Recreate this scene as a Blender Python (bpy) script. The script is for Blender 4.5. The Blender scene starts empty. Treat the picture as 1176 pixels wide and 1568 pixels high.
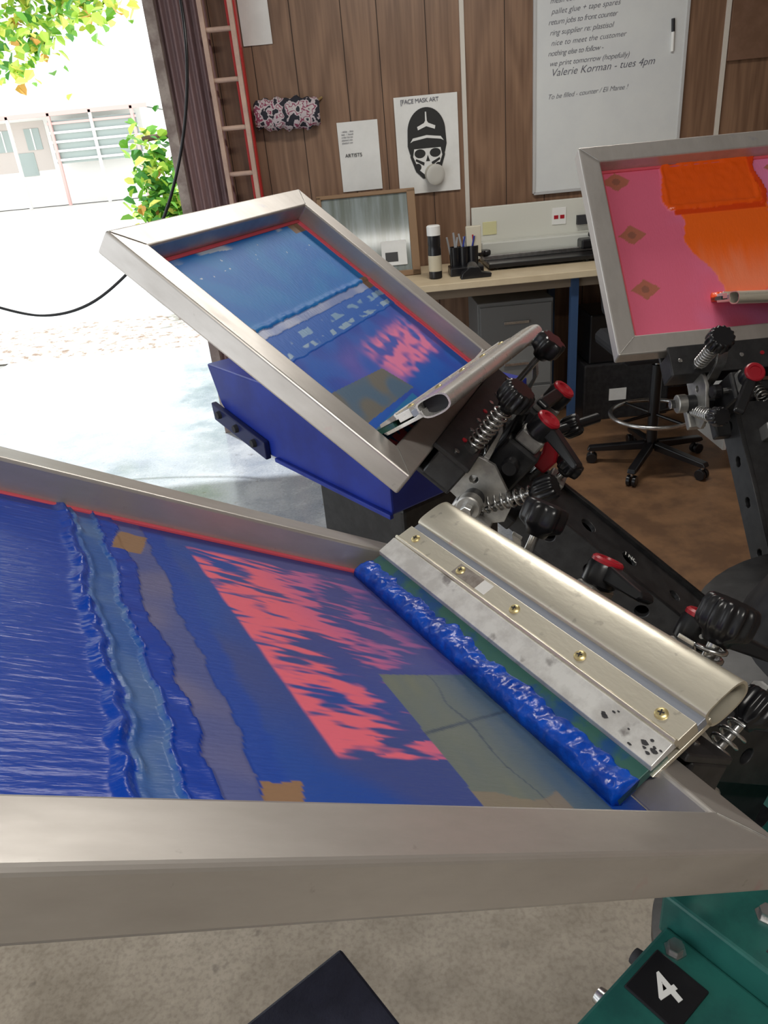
import bpy, bmesh, math, random
from math import sin,cos,pi,radians
from mathutils import Vector, Matrix, noise
random.seed(4)
SC=bpy.context.scene
SC.view_settings.view_transform='Standard'
COL=bpy.context.collection
# ---------------------------------------------------------------- helpers
def empty(name,M=None,parent=None):
    o=bpy.data.objects.new(name,None);COL.objects.link(o);o.empty_display_size=.1
    if parent:o.parent=parent
    if M is not None:o.matrix_basis=M
    return o
def link(o,mat,parent=None,M=None):
    COL.objects.link(o)
    if mat is not None:
        for m in (mat if isinstance(mat,(list,tuple)) else [mat]): o.data.materials.append(m)
    if parent:o.parent=parent
    if M is not None:o.matrix_basis=M
    return o
def T(x,y,z):return Matrix.Translation((x,y,z))
def R(a,ax):return Matrix.Rotation(a,4,ax)
def mesh(name,vs,fs,mat,parent=None,M=None,bevel=0,smooth=False,seg=2):
    me=bpy.data.meshes.new(name);me.from_pydata([tuple(v) for v in vs],[],fs)
    bm=bmesh.new();bm.from_mesh(me);bmesh.ops.recalc_face_normals(bm,faces=bm.faces);bm.to_mesh(me);bm.free()
    o=bpy.data.objects.new(name,me);link(o,mat,parent,M)
    if smooth:
        for p in me.polygons:p.use_smooth=True
    if bevel:
        b=o.modifiers.new('b','BEVEL');b.width=bevel;b.segments=seg;b.limit_method='ANGLE';b.angle_limit=radians(40)
    return o
def box(name,x0,x1,y0,y1,z0,z1,mat,parent=None,M=None,bevel=.001):
    vs=[(x,y,z) for x in (x0,x1) for y in (y0,y1) for z in (z0,z1)]
    fs=[(0,1,3,2),(4,6,7,5),(0,4,5,1),(2,3,7,6),(0,2,6,4),(1,5,7,3)]
    return mesh(name,vs,fs,mat,parent,M,bevel)
def prism(name,poly,axis,a,b,mat,parent=None,M=None,bevel=0,smooth=False):
    n=len(poly);vs=[]
    for t in (a,b):
        for p in poly:
            vs.append({'x':(t,p[0],p[1]),'y':(p[0],t,p[1]),'z':(p[0],p[1],t)}[axis])
    fs=[tuple(range(n)),tuple(range(2*n-1,n-1,-1))]+[(i,(i+1)%n,n+(i+1)%n,n+i) for i in range(n)]
    return mesh(name,vs,fs,mat,parent,M,bevel,smooth)
def lathe(name,p1,p2,prof,mat,parent=None,M=None,seg=24,smooth=True):
    p1=Vector(p1);p2=Vector(p2);d=(p2-p1);L=d.length;d.normalize()
    a=d.orthogonal().normalized();b=d.cross(a);vs=[];fs=[]
    for (t,r) in prof:
        for i in range(seg):
            an=2*pi*i/seg;vs.append(p1+d*t+a*cos(an)*r+b*sin(an)*r)
    k=len(prof)
    for j in range(k-1):
        for i in range(seg):
            fs.append((j*seg+i,j*seg+(i+1)%seg,(j+1)*seg+(i+1)%seg,(j+1)*seg+i))
    fs.append(tuple(range(seg)));fs.append(tuple(range(k*seg-1,(k-1)*seg-1,-1)))
    o=mesh(name,vs,fs,mat,parent,M)
    if smooth:
        for p in o.data.polygons:p.use_smooth=len(p.vertices)==4
        e=o.modifiers.new('e','EDGE_SPLIT');e.split_angle=radians(35)
    return o
def cyl(name,p1,p2,r,mat,parent=None,M=None,seg=20):
    L=(Vector(p2)-Vector(p1)).length
    return lathe(name,p1,p2,[(0,r*.9),(min(r*.08,L*.2),r),(L-min(r*.08,L*.2),r),(L,r*.9)],mat,parent,M,seg)
def curve(name,pts,r,mat,parent=None,M=None,cyc=False,smooth=True):
    cu=bpy.data.curves.new(name,'CURVE');cu.dimensions='3D';cu.bevel_depth=r;cu.bevel_resolution=3;cu.resolution_u=8
    s=cu.splines.new('NURBS' if smooth else 'POLY');s.points.add(len(pts)-1)
    for i,p in enumerate(pts):s.points[i].co=(*p,1)
    s.use_cyclic_u=cyc
    if smooth:s.order_u=4;s.use_endpoint_u=not cyc
    cu.use_fill_caps=True
    return link(bpy.data.objects.new(name,cu),mat,parent,M)
def spring(name,p1,p2,r,turns,wire,mat,parent=None,M=None):
    p1=Vector(p1);p2=Vector(p2);d=p2-p1;L=d.length;d.normalize();a=d.orthogonal().normalized();b=d.cross(a)
    pts=[];N=turns*12
    for i in range(N+1):
        an=2*pi*i/12;pts.append(p1+d*(L*i/N)+(a*cos(an)+b*sin(an))*r)
    return curve(name,pts,wire,mat,parent,M,smooth=False)
def plate(name,outline,holes,th,mat,parent=None,M=None,bev=.0008):
    cu=bpy.data.curves.new(name,'CURVE');cu.dimensions='2D';cu.fill_mode='BOTH';cu.extrude=th/2;cu.bevel_depth=bev
    def sp(pts):
        s=cu.splines.new('POLY');s.points.add(len(pts)-1)
        for i,p in enumerate(pts):s.points[i].co=(p[0],p[1],0,1)
        s.use_cyclic_u=True
    sp(outline)
    for (hx,hy,hr) in holes: sp([(hx+hr*cos(2*pi*i/20),hy+hr*sin(2*pi*i/20)) for i in range(20)])
    return link(bpy.data.objects.new(name,cu),mat,parent,M)
def text(name,body,size,mat,parent=None,M=None,shear=0,ext=.0004,align='LEFT',spacing=1,off=0):
    cu=bpy.data.curves.new(name,'FONT');cu.body=body;cu.size=size;cu.extrude=ext;cu.shear=shear;cu.align_x=align;cu.space_character=spacing;cu.offset=off
    return link(bpy.data.objects.new(name,cu),mat,parent,M)
def knob(name,p,d,r,h,mat,parent,M=None,lobes=7,dep=.10):
    p=Vector(p);d=Vector(d).normalized();a=d.orthogonal().normalized();b=d.cross(a);n=lobes*8;vs=[];fs=[]
    lv=[(0,.5),(h*.15,.6),(h*.3,.95),(h*.45,1),(h*.8,1),(h*.95,.92),(h,.8)]
    for (t,s) in lv:
        for i in range(n):
            an=2*pi*i/n;k=1 if t<h*.2 else 1+dep*cos(lobes*an)
            q=p+d*t+(a*cos(an)+b*sin(an))*r*s*k;vs.append(q)
    m=len(lv)
    for j in range(m-1):
        for i in range(n):fs.append((j*n+i,j*n+(i+1)%n,(j+1)*n+(i+1)%n,(j+1)*n+i))
    fs.append(tuple(range(n)));fs.append(tuple(range(m*n-1,(m-1)*n-1,-1)))
    o=mesh(name,vs,fs,mat,parent,M);
    for q in o.data.polygons:q.use_smooth=len(q.vertices)==4
    return o
# ---------------------------------------------------------------- materials
def mat(name,c,rough=.5,metal=0,c2=None,nscale=8,bump=0,bscale=60,stretch=(1,1,1),rough2=None,contrast=(.4,.6),spec=.5,coat=0):
    m=bpy.data.materials.new(name);m.use_nodes=True;nt=m.node_tree;N=nt.nodes;L=nt.links;P=N['Principled BSDF']
    P.inputs['Base Color'].default_value=(*c,1);P.inputs['Roughness'].default_value=rough;P.inputs['Metallic'].default_value=metal
    P.inputs['Specular IOR Level'].default_value=spec;P.inputs['Coat Weight'].default_value=coat
    tc=N.new('ShaderNodeTexCoord');mp=N.new('ShaderNodeMapping');mp.inputs['Scale'].default_value=stretch;L.new(tc.outputs['Object'],mp.inputs[0])
    if c2 or rough2 is not None:
        nz=N.new('ShaderNodeTexNoise');nz.inputs['Scale'].default_value=nscale;nz.inputs['Detail'].default_value=8;nz.inputs['Roughness'].default_value=.65;L.new(mp.outputs[0],nz.inputs['Vector'])
        mr=N.new('ShaderNodeMapRange');mr.inputs[1].default_value=contrast[0];mr.inputs[2].default_value=contrast[1];L.new(nz.outputs['Fac'],mr.inputs[0])
        if c2:
            mx=N.new('ShaderNodeMix');mx.data_type='RGBA';mx.inputs[6].default_value=(*c,1);mx.inputs[7].default_value=(*c2,1);L.new(mr.outputs[0],mx.inputs[0]);L.new(mx.outputs[2],P.inputs['Base Color'])
        if rough2 is not None:
            m2=N.new('ShaderNodeMapRange');m2.inputs[3].default_value=rough;m2.inputs[4].default_value=rough2;L.new(mr.outputs[0],m2.inputs[0]);L.new(m2.outputs[0],P.inputs['Roughness'])
    if bump:
        nb=N.new('ShaderNodeTexNoise');nb.inputs['Scale'].default_value=bscale;nb.inputs['Detail'].default_value=6;L.new(mp.outputs[0],nb.inputs['Vector'])
        b=N.new('ShaderNodeBump');b.inputs['Strength'].default_value=bump;b.inputs['Distance'].default_value=.002;L.new(nb.outputs['Fac'],b.inputs['Height']);L.new(b.outputs[0],P.inputs['Normal'])
    return m
def grime(m,layers):
    nt=m.node_tree;N=nt.nodes;L=nt.links;P=N['Principled BSDF']
    src=P.inputs['Base Color'].links[0].from_socket
    tc=N.new('ShaderNodeTexCoord')
    for (sc,lo,hi,amt,col,loc,st) in layers:
        mp=N.new('ShaderNodeMapping');mp.inputs['Location'].default_value=loc;mp.inputs['Scale'].default_value=st;L.new(tc.outputs['Object'],mp.inputs[0])
        n=N.new('ShaderNodeTexNoise');n.inputs['Scale'].default_value=sc;n.inputs['Detail'].default_value=7;L.new(mp.outputs[0],n.inputs[0])
        r=N.new('ShaderNodeMapRange');r.inputs[1].default_value=lo;r.inputs[2].default_value=hi;r.inputs[4].default_value=amt;L.new(n.outputs[0],r.inputs[0])
        mx=N.new('ShaderNodeMix');mx.data_type='RGBA';mx.inputs[7].default_value=(*col,1);L.new(src,mx.inputs[6]);L.new(r.outputs[0],mx.inputs[0]);src=mx.outputs[2]
    L.new(src,P.inputs['Base Color']);return m
ALU=grime(mat('aluminium_frame',(.62,.59,.56),.30,.6,c2=(.42,.39,.36),nscale=7,rough2=.5,contrast=(.32,.70),bump=.06,bscale=90,stretch=(1,.30,1)),
  [(50,.69,.74,.4,(.20,.17,.15),(0,0,0),(1,1,1)),(11,.67,.76,.5,(.55,.14,.20),(3,1,2),(1,1,1)),(9,.68,.76,.4,(.05,.12,.40),(7,4,1),(1,1,1)),(14,.54,.72,.30,(.28,.25,.22),(5,5,9),(1,.4,1))])
ALU2=grime(mat('aluminium_squeegee',(.84,.79,.66),.30,.75,c2=(.66,.62,.52),nscale=9,rough2=.48,contrast=(.3,.7),bump=.12,bscale=150,stretch=(.4,1,1)),
  [(60,.65,.70,.4,(.34,.31,.26),(0,0,0),(1,1,1)),(16,.68,.74,.6,(.6,.16,.20),(4,1,1),(1,1,1))])
ALU3=mat('squeegee_bright_alloy',(.80,.79,.76),.22,.6,c2=(.66,.64,.61),nscale=6,rough2=.35)
ALUW=grime(mat('squeegee_slab',(.82,.82,.80),.38,.3,c2=(.62,.61,.59),nscale=30,bump=.15),[(24,.60,.66,.7,(.14,.12,.12),(1,5,0),(1,1,1)),(15,.66,.72,.6,(.5,.16,.22),(8,1,0),(1,1,1))])
GROOVE=mat('groove_grey',(.34,.37,.44),.4,.5)
DARKIN=mat('dark_hollow',(.03,.03,.035),.7)
STEEL=mat('steel',(.62,.62,.62),.25,.95,c2=(.45,.45,.44),nscale=40)
ZINC=mat('zinc_plate',(.50,.49,.46),.4,.75,c2=(.33,.32,.31),nscale=20)
BRASS=mat('brass_screw',(.72,.60,.30),.35,.8)
BLACK=mat('black_powdercoat',(.014,.014,.016),.40,0,c2=(.028,.028,.03),nscale=30,bump=.1)
PLAST=mat('black_plastic',(.010,.010,.012),.28)
RED=mat('red_plastic',(.38,.010,.022),.35)
TEAL=mat('teal_paint',(.018,.125,.105),.38,0,c2=(.011,.080,.072),nscale=12,bump=.05)
WHITE=mat('white_paint',(.8,.8,.78),.5)
BLUEP=mat('blue_paint',(.012,.035,.33),.35,0,c2=(.008,.022,.24),nscale=6)
NAVY=mat('navy_bracket',(.012,.018,.09),.4)
PLATEN=mat('platen_rubber',(.010,.012,.026),.6,0,c2=(.018,.02,.038),nscale=40,bump=.3,bscale=300)
GREENB=mat('green_blade',(.035,.12,.10),.35,0,c2=(.01,.07,.22),nscale=20,contrast=(.5,.62))
PINK=mat('pink_tape',(.75,.10,.14),.5)
INKB=mat('blue_ink_wet',(.0,.080,.58),.24,0,c2=(.0,.045,.38),nscale=30,bump=.5,bscale=140,coat=.15)
INKO=mat('orange_ink',(.95,.10,.01),.3)
PAPER=mat('paper',(.78,.78,.76),.7,0,c2=(.72,.72,.70),nscale=5)
INKBLK=mat('print_black',(.02,.02,.02),.7)
PEN=mat('pen_ink',(.12,.12,.15),.6)
GREY=mat('grey_plastic',(.35,.36,.38),.5)

def wood_mat():
    m=bpy.data.materials.new('wood_panelling');m.use_nodes=True;nt=m.node_tree;N=nt.nodes;L=nt.links;P=N['Principled BSDF']
    tc=N.new('ShaderNodeTexCoord');mp=N.new('ShaderNodeMapping');mp.inputs['Scale'].default_value=(1,1,.14);L.new(tc.outputs['Object'],mp.inputs[0])
    nz=N.new('ShaderNodeTexNoise');nz.inputs['Scale'].default_value=4.0;nz.inputs['Detail'].default_value=2;nz.inputs['Distortion'].default_value=.3;L.new(mp.outputs[0],nz.inputs[0])
    mu=N.new('ShaderNodeMath');mu.operation='MULTIPLY';mu.inputs[1].default_value=55;L.new(nz.outputs[0],mu.inputs[0])
    sn=N.new('ShaderNodeMath');sn.operation='SINE';L.new(mu.outputs[0],sn.inputs[0])
    r1=N.new('ShaderNodeMapRange');r1.inputs[1].default_value=-1;r1.inputs[2].default_value=1;L.new(sn.outputs[0],r1.inputs[0])
    n2=N.new('ShaderNodeTexNoise');n2.inputs['Scale'].default_value=60;n2.inputs['Detail'].default_value=4;
    mp2=N.new('ShaderNodeMapping');mp2.inputs['Scale'].default_value=(1,1,.04);L.new(tc.outputs['Object'],mp2.inputs[0]);L.new(mp2.outputs[0],n2.inputs[0])
    ad=N.new('ShaderNodeMath');ad.operation='MULTIPLY_ADD';ad.inputs[1].default_value=.28;L.new(r1.outputs[0],ad.inputs[0]);L.new(n2.outputs[0],ad.inputs[2])
    cr=N.new('ShaderNodeValToRGB');cr.color_ramp.elements[0].position=.25;cr.color_ramp.elements[0].color=(.132,.070,.042,1);cr.color_ramp.elements[1].position=1;cr.color_ramp.elements[1].color=(.285,.168,.104,1)
    L.new(ad.outputs[0],cr.inputs[0]);L.new(cr.outputs[0],P.inputs['Base Color']);P.inputs['Roughness'].default_value=.42
    return m
WOOD=wood_mat()
FLOORM=bpy.data.materials.new('concrete_floor')
def floor_nodes(m):
    m.use_nodes=True;nt=m.node_tree;N=nt.nodes;L=nt.links;P=N['Principled BSDF']
    tc=N.new('ShaderNodeTexCoord')
    n1=N.new('ShaderNodeTexNoise');n1.inputs['Scale'].default_value=2.3;n1.inputs['Detail'].default_value=12;n1.inputs['Roughness'].default_value=.68;L.new(tc.outputs['Object'],n1.inputs[0])
    n2=N.new('ShaderNodeTexNoise');n2.inputs['Scale'].default_value=90;n2.inputs['Detail'].default_value=4;L.new(tc.outputs['Object'],n2.inputs[0])
    cr=N.new('ShaderNodeValToRGB');e=cr.color_ramp.elements;e[0].position=.34;e[0].color=(.25,.205,.15,1);e[1].position=.66;e[1].color=(.54,.465,.37,1);L.new(n1.outputs[0],cr.inputs[0])
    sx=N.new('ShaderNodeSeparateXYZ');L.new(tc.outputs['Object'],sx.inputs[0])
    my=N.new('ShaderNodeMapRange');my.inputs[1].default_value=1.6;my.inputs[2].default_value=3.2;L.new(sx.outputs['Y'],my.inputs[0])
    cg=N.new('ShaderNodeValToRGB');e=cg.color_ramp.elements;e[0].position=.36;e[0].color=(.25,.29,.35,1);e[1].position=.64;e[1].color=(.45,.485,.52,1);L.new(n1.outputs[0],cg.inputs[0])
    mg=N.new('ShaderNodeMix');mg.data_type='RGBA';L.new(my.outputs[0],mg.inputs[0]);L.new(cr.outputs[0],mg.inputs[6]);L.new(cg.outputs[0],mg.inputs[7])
    c2=N.new('ShaderNodeValToRGB');e=c2.color_ramp.elements;e[0].position=.34;e[0].color=(.80,.79,.78,1);e[1].position=.55;e[1].color=(1,1,1,1);L.new(n2.outputs[0],c2.inputs[0])
    mx=N.new('ShaderNodeMix');mx.data_type='RGBA';mx.blend_type='MULTIPLY';mx.inputs[0].default_value=1;L.new(mg.outputs[2],mx.inputs[6]);L.new(c2.outputs[0],mx.inputs[7])
    n3=N.new('ShaderNodeTexNoise');n3.inputs['Scale'].default_value=14;n3.inputs['Detail'].default_value=3;L.new(tc.outputs['Object'],n3.inputs[0])
    r3=N.new('ShaderNodeMapRange');r3.inputs[1].default_value=.68;r3.inputs[2].default_value=.72;r3.inputs[4].default_value=.45;L.new(n3.outputs[0],r3.inputs[0])
    m3=N.new('ShaderNodeMix');m3.data_type='RGBA';m3.inputs[7].default_value=(.12,.10,.08,1);L.new(mx.outputs[2],m3.inputs[6]);L.new(r3.outputs[0],m3.inputs[0])
    L.new(m3.outputs[2],P.inputs['Base Color'])
    mr=N.new('ShaderNodeMapRange');mr.inputs[1].default_value=.38;mr.inputs[2].default_value=.62;mr.inputs[3].default_value=.10;mr.inputs[4].default_value=.38;L.new(n1.outputs[0],mr.inputs[0])
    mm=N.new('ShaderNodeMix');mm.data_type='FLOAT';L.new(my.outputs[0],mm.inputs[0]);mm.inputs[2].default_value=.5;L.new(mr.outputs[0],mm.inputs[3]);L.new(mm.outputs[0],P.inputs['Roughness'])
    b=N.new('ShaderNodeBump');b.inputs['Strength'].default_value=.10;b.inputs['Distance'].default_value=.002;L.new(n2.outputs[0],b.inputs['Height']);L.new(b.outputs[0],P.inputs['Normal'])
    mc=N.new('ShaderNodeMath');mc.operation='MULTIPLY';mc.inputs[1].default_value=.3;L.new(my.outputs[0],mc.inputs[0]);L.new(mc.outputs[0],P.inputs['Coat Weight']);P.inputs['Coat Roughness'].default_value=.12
floor_nodes(FLOORM)
BROWNFL=mat('brown_sheet_floor',(.24,.13,.065),.5,0,c2=(.14,.075,.04),nscale=5)

# ---------------------------------------------------------------- room shell
D=4.6;K=D/4.2
def wx(x):return x*K
def wz(z):return 1.6+(z-1.6)*K
JX=-.915
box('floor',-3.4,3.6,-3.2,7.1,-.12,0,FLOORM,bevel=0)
box('floor_sheet',.75,3.5,1.9,4.55,0,.006,BROWNFL,bevel=0)
box('wall_back',-.72,3.6,D,D+.1,0,3.1,WOOD,bevel=0)
box('wall_right',3.6,3.7,-3.2,D+.1,0,3.1,WOOD,bevel=0)
PW=mat('painted_wall',(.50,.49,.46),.7)
box('wall_left',-3.5,-3.4,2.2,D+.1,0,3.1,PW,bevel=0)
box('light_block_wall',-3.5,3.7,-3.3,-3.2,0,3.1,PW,bevel=0)  # unseen wall added behind the camera to block light from that side
box('wall_lintel',-3.5,-.72,D,D+.1,2.75,3.1,PW,bevel=0)
box('ceiling',-3.5,3.7,-3.2,D+.1,3.1,3.2,mat('ceiling_board',(.42,.41,.39),.8),bevel=0)
GRV=mat('groove_dark',(.03,.017,.012),.8)
for i,x in enumerate([-.60,-.42,-.22,.02,.19,.42,.80,1.00,1.22,1.42,1.66,2.3,2.6]):
    box('trim_%d'%(i+10),x*K,x*K+.004,D-.0015,D,0,3.1,GRV,bevel=0)
TRIMW=mat('trim_white',(.62,.58,.52),.5)
for i,x in enumerate([.595,1.885]):
    box('trim_%d'%i,x*K-.012,x*K+.012,D-.012,D,0,3.1,TRIMW)
def corr():
    vs=[];fs=[];n=72;x0,x1=JX,-.66
    for i in range(n+1):
        x=x0+(x1-x0)*i/n;y=D-.045+.012*sin(i/n*2*pi*6)
        vs+= [(x,y,0),(x,y,2.75)]
    for i in range(n):fs.append((2*i,2*i+2,2*i+3,2*i+1))
    return mesh('wall_corrugated_side',vs,fs,mat('corrugated_mauve',(.28,.18,.18),.5,.1,c2=(.20,.13,.135),nscale=6,stretch=(1,1,.2)),smooth=True)
corr()
box('door_jamb_1',JX-.05,JX+.005,D-.08,D+.12,0,2.75,mat('jamb_grey',(.46,.39,.35),.6,c2=(.26,.20,.18)))
lad=empty('ladder',T(-.63*K+.005,D-.13,0))
LM=mat('ladder_fibreglass',(.60,.42,.33),.5,c2=(.48,.33,.27))
for s,x in (('left',0),('right',.15)):
    box('rail_'+s,x,x+.024,-.02,.02,0,2.75,LM,lad)
for i in range(12):
    cyl('rung_%d'%(i+1),(.02,0,.16+i*.222),(.155,0,.16+i*.222),.012,LM,lad)
box('red_post',-.505*K,-.505*K+.05,D-.10,D-.03,.0,2.75,mat('red_post_paint',(.60,.03,.03),.45))
# ---------------------------------------------------------------- wall papers
def panel(name,x0,x1,z0,z1,th,m,y=D-.003,parent=None):
    g=empty(name,T((x0+x1)/2*K,y,wz((z0+z1)/2)) @ R(radians(90),'X'))
    w=(x1-x0)*K;h=(z1-z0)*K
    n=8;vs=[];fs=[]
    for j in range(n+1):
        for i in range(n+1):
            xx=(i/n-.5)*w;yy=(j/n-.5)*h
            vs.append((xx,yy,th+.0015*sin(i*.9+j*.5)))
    for j in range(n):
        for i in range(n):fs.append((j*(n+1)+i,j*(n+1)+i+1,(j+1)*(n+1)+i+1,(j+1)*(n+1)+i))
    if th<.01: mesh('sheet',vs,fs,m,g,smooth=True)
    else: box('sheet',-w/2,w/2,-h/2,h/2,0,th,m,g)
    return g,w,h
g,w,h=panel('pinned_paper_notice',-.455,-.315,2.045,2.30,.004,PAPER)
g,w,h=panel('pinned_paper_list',-.05,.155,1.365,1.685,.004,PAPER)
for i in range(5):text('line_%d'%i,random.choice(['order list ink','- white  - blue','tees  /  hoods','plastisol mix']),.012,PEN,g,T(-w/2+.02,h/2-.05-i*.014,.007))
text('heading','ARTISTS',.026,INKBLK,g,T(-w/2+.03,0,.007))
g,w,h=panel('skull_poster',.243,.56,1.325,1.77,.004,PAPER,D-.008)
def pl(nm,pts,z,m):
    return plate(nm,[(x*w*1.12-.004,y*h*1.12) for x,y in pts],[],.0004,m,g,T(0,0,z),bev=0)
text('title','[FACE MASK ART',.03,PEN,g,T(-w*.40,h*.43,.008),spacing=.9)
dome=[(.27*cos(a),.12+.22*sin(a)) for a in [pi*i/24 for i in range(25)]]
pl('helmet',dome+[(-.28,.0),(-.25,-.08),(-.2,-.02),(.0,.0),(.2,-.02),(.25,-.08),(.28,.0)],.008,INKBLK)
pl('helmet_mark',[(-.03,.20),(-.012,.22),(-.008,.30),(.008,.30),(.012,.22),(.03,.20),(.13,.17),(.12,.14),(.0,.17),(-.12,.14),(-.13,.17)],.009,PAPER)
pl('helmet_band',[(-.24,.03),(-.2,.07),(0,.09),(.2,.07),(.24,.03),(.2,.045),(0,.065),(-.2,.045)],.009,PAPER)
pl('face',[(-.23,.0),(.23,.0),(.25,-.1),(.18,-.24),(.08,-.31),(-.08,-.31),(-.18,-.24),(-.25,-.1)],.0083,INKBLK)
pl('cheek',[(-.19,-.03),(.19,-.03),(.21,-.1),(.14,-.22),(.06,-.27),(-.06,-.27),(-.14,-.22),(-.21,-.1)],.0088,PAPER)
for s in (-1,1):
    pl('goggle_%d'%s,[(s*.11+.08*cos(2*pi*i/16),-.075+.042*sin(2*pi*i/16)+s*0) for i in range(16)],.0094,INKBLK)
    pl('filter_side_%d'%s,[(s*.15+.05*cos(2*pi*i/16),-.20+.035*sin(2*pi*i/16)) for i in range(16)],.0094,INKBLK)
    pl('jaw_line_%d'%s,[(s*.05,-.16),(s*.17,-.12),(s*.18,-.14),(s*.06,-.19)],.0096,INKBLK)
pl('nose',[(-.03,-.15),(0,-.09),(.03,-.15)],.0095,INKBLK)
cyl('filter_cup',(.02,-h*.30,.007),(.03,-h*.31,.055),.050,mat('filter_beige',(.50,.47,.40),.6),g)
lathe('filter_rim',(.03,-h*.31,.05),(.032,-h*.312,.06),[(0,.052),(.006,.054),(.010,.046),(.0105,.03)],mat('filter_rim_grey',(.55,.54,.5),.5),g)
g,w,h=panel('whiteboard',.945,1.685,1.27,2.6,.012,mat('whiteboard_surface',(.70,.72,.72),.12,c2=(.66,.68,.69),nscale=3))
WE=mat('wb_edge',(.5,.5,.5),.4)
for nm,a in (('l',(-w/2-.008,-w/2+.008,-h/2,h/2)),('r',(w/2-.008,w/2+.008,-h/2,h/2)),('b',(-w/2,w/2,-h/2-.008,-h/2+.008)),('t',(-w/2,w/2,h/2-.008,h/2+.008))):
    box('edge_'+nm,*a,0,.017,WE,g)
wl=['order for Monday run, thanks all','two hundred tees - navy + white','polo collar and sleeve print','clean screens & clamp all','mesh count 43 / 55 / 77 check','pallet glue + tape spares','return jobs to front counter','ring supplier re: plastisol','nice to meet the customer','nothing else to follow -','we print tomorrow (hopefully)','Valerie Korman - tues 4pm']
for i,l in enumerate(wl):
    text('note_%d'%i,l,.036 if i<11 else .050,PEN,g,T(-w/2+.07+.008*(i%3),.365-i*.047,.0135)@R(radians(3.5-i*.2),'Z'),shear=.35,spacing=.9+.06*(i%3),off=-.0004)
text('note_line','To be filled - counter / Eli Maree !',.034,PEN,g,T(-w/2+.07,-.26,.0135)@R(radians(2),'Z'),shear=.35,spacing=.95,off=-.0005)
cyl('marker',(w/2-.075,.00,.02),(w/2-.08,.06,.02),.009,PLAST,g)
cyl('marker_body',(w/2-.072,-.09,.02),(w/2-.075,.0,.02),.008,WHITE,g)
g,w,h=panel('brown_noticeboard',1.90,2.5,1.79,2.5,.02,mat('brown_board',(.16,.085,.05),.6,c2=(.2,.11,.07)))
g=empty('camouflage_pouch',T(-.285*K,D-.055,wz(1.745))@R(radians(2),'Y'))
def camo():
    m=bpy.data.materials.new('camo_fabric');m.use_nodes=True;N=m.node_tree.nodes;L=m.node_tree.links;P=N['Principled BSDF'];P.inputs['Roughness'].default_value=.9
    tc=N.new('ShaderNodeTexCoord');n=N.new('ShaderNodeTexNoise');n.inputs['Scale'].default_value=22;n.inputs['Detail'].default_value=2;L.new(tc.outputs['Object'],n.inputs[0])
    cr=N.new('ShaderNodeValToRGB');cr.color_ramp.interpolation='CONSTANT';cr.color_ramp.elements[0].color=(.02,.02,.03,1);e=cr.color_ramp.elements[1];e.position=.44;e.color=(.50,.43,.45,1);e=cr.color_ramp.elements.new(.52);e.color=(.25,.05,.10,1);e=cr.color_ramp.elements.new(.57);e.color=(.52,.47,.47,1);e=cr.color_ramp.elements.new(.66);e.color=(.03,.03,.04,1)
    L.new(n.outputs[0],cr.inputs[0]);L.new(cr.outputs[0],P.inputs['Base Color']);return m
vs=[];fs=[];n=20;k=24
for j in range(k+1):
    x=-.175+.35*j/k;rr=.066*(1-.25*abs(2*j/k-1)**6)+.005*sin(j*1.7)
    for i in range(n):
        a=2*pi*i/n;q=rr*(1+.08*sin(3*a+j));vs.append((x,q*.70*cos(a),q*1.15*sin(a)))
for j in range(k):
    for i in range(n):fs.append((j*n+i,j*n+(i+1)%n,(j+1)*n+(i+1)%n,(j+1)*n+i))
fs+= [tuple(range(n)),tuple(range(k*n,k*n+n))]
mesh('roll',vs,fs,camo(),g,smooth=True)
cyl('hook',(.16,.0,.05),(.19,.05,.07),.006,BRASS,g)
# ---------------------------------------------------------------- bench and things on it
BZ=.90
bench=empty('workbench')
BT=mat('bench_laminate',(.66,.55,.38),.4,c2=(.60,.49,.33),nscale=6)
LB=mat('leg_blue',(.03,.07,.16),.5)
box('top',.22,2.9,3.93,D-.02,BZ-.035,BZ,BT,bench,bevel=.003)
box('apron',.26,2.86,4.0,4.02,BZ-.09,BZ-.035,mat('bench_apron',(.22,.17,.12),.6),bench)
for i,x in enumerate((.28,1.10,2.2)):
    for j,y in enumerate((4.0,4.5)):
        box('leg_%d_%d'%(i,j),x,x+.04,y-.02,y+.02,0,BZ-.035,LB,bench)
cab=empty('filing_cabinet',T(.62,4.12,0));CG=mat('cabinet_grey',(.16,.16,.155),.5)
box('body',0,.42,0,.36,0,.74,CG,cab,bevel=.004)
for i in range(3):
    box('drawer_%d'%i,.012,.408,-.016,0,.03+i*.235,.25+i*.235,CG,cab,bevel=.003);box('handle_%d'%i,.14,.28,-.03,-.016,.15+i*.235,.165+i*.235,STEEL,cab)
bx=empty('dark_storage_crates',T(1.22,4.1,0))
box('crate_low',0,.5,0,.36,0,.34,BLACK,bx,bevel=.01);box('crate_high',.03,.46,.02,.34,.34,.62,PLAST,bx,bevel=.01);box('crate_label',.15,.25,-.003,0,.12,.19,PAPER,bx,bevel=0);box('crate_grip',.18,.31,.012,.02,.5,.53,GREY,bx)
ped=empty('storage_cupboard',T(1.78,3.5,0))
box('side_panel',0,.018,0,.4,0,.8,WHITE,ped);box('carcass',.018,.9,.02,.4,.05,.8,mat('cupboard_brown',(.10,.055,.04),.5),ped);box('lid',-.0,.9,0,.4,.8,.82,WHITE,ped);box('shelf_front',.02,.9,-.0,.02,.16,.2,STEEL,ped)
pc=empty('paper_trimmer',T(0,0,0))
box('bed',.70,1.34,4.18,4.44,BZ+.012,BZ+.035,PLAST,pc,bevel=.004)
box('backboard',.66,1.36,4.50,4.53,BZ+.02,BZ+.30,mat('cream_panel',(.66,.66,.60),.5),pc,bevel=.004)
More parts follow.
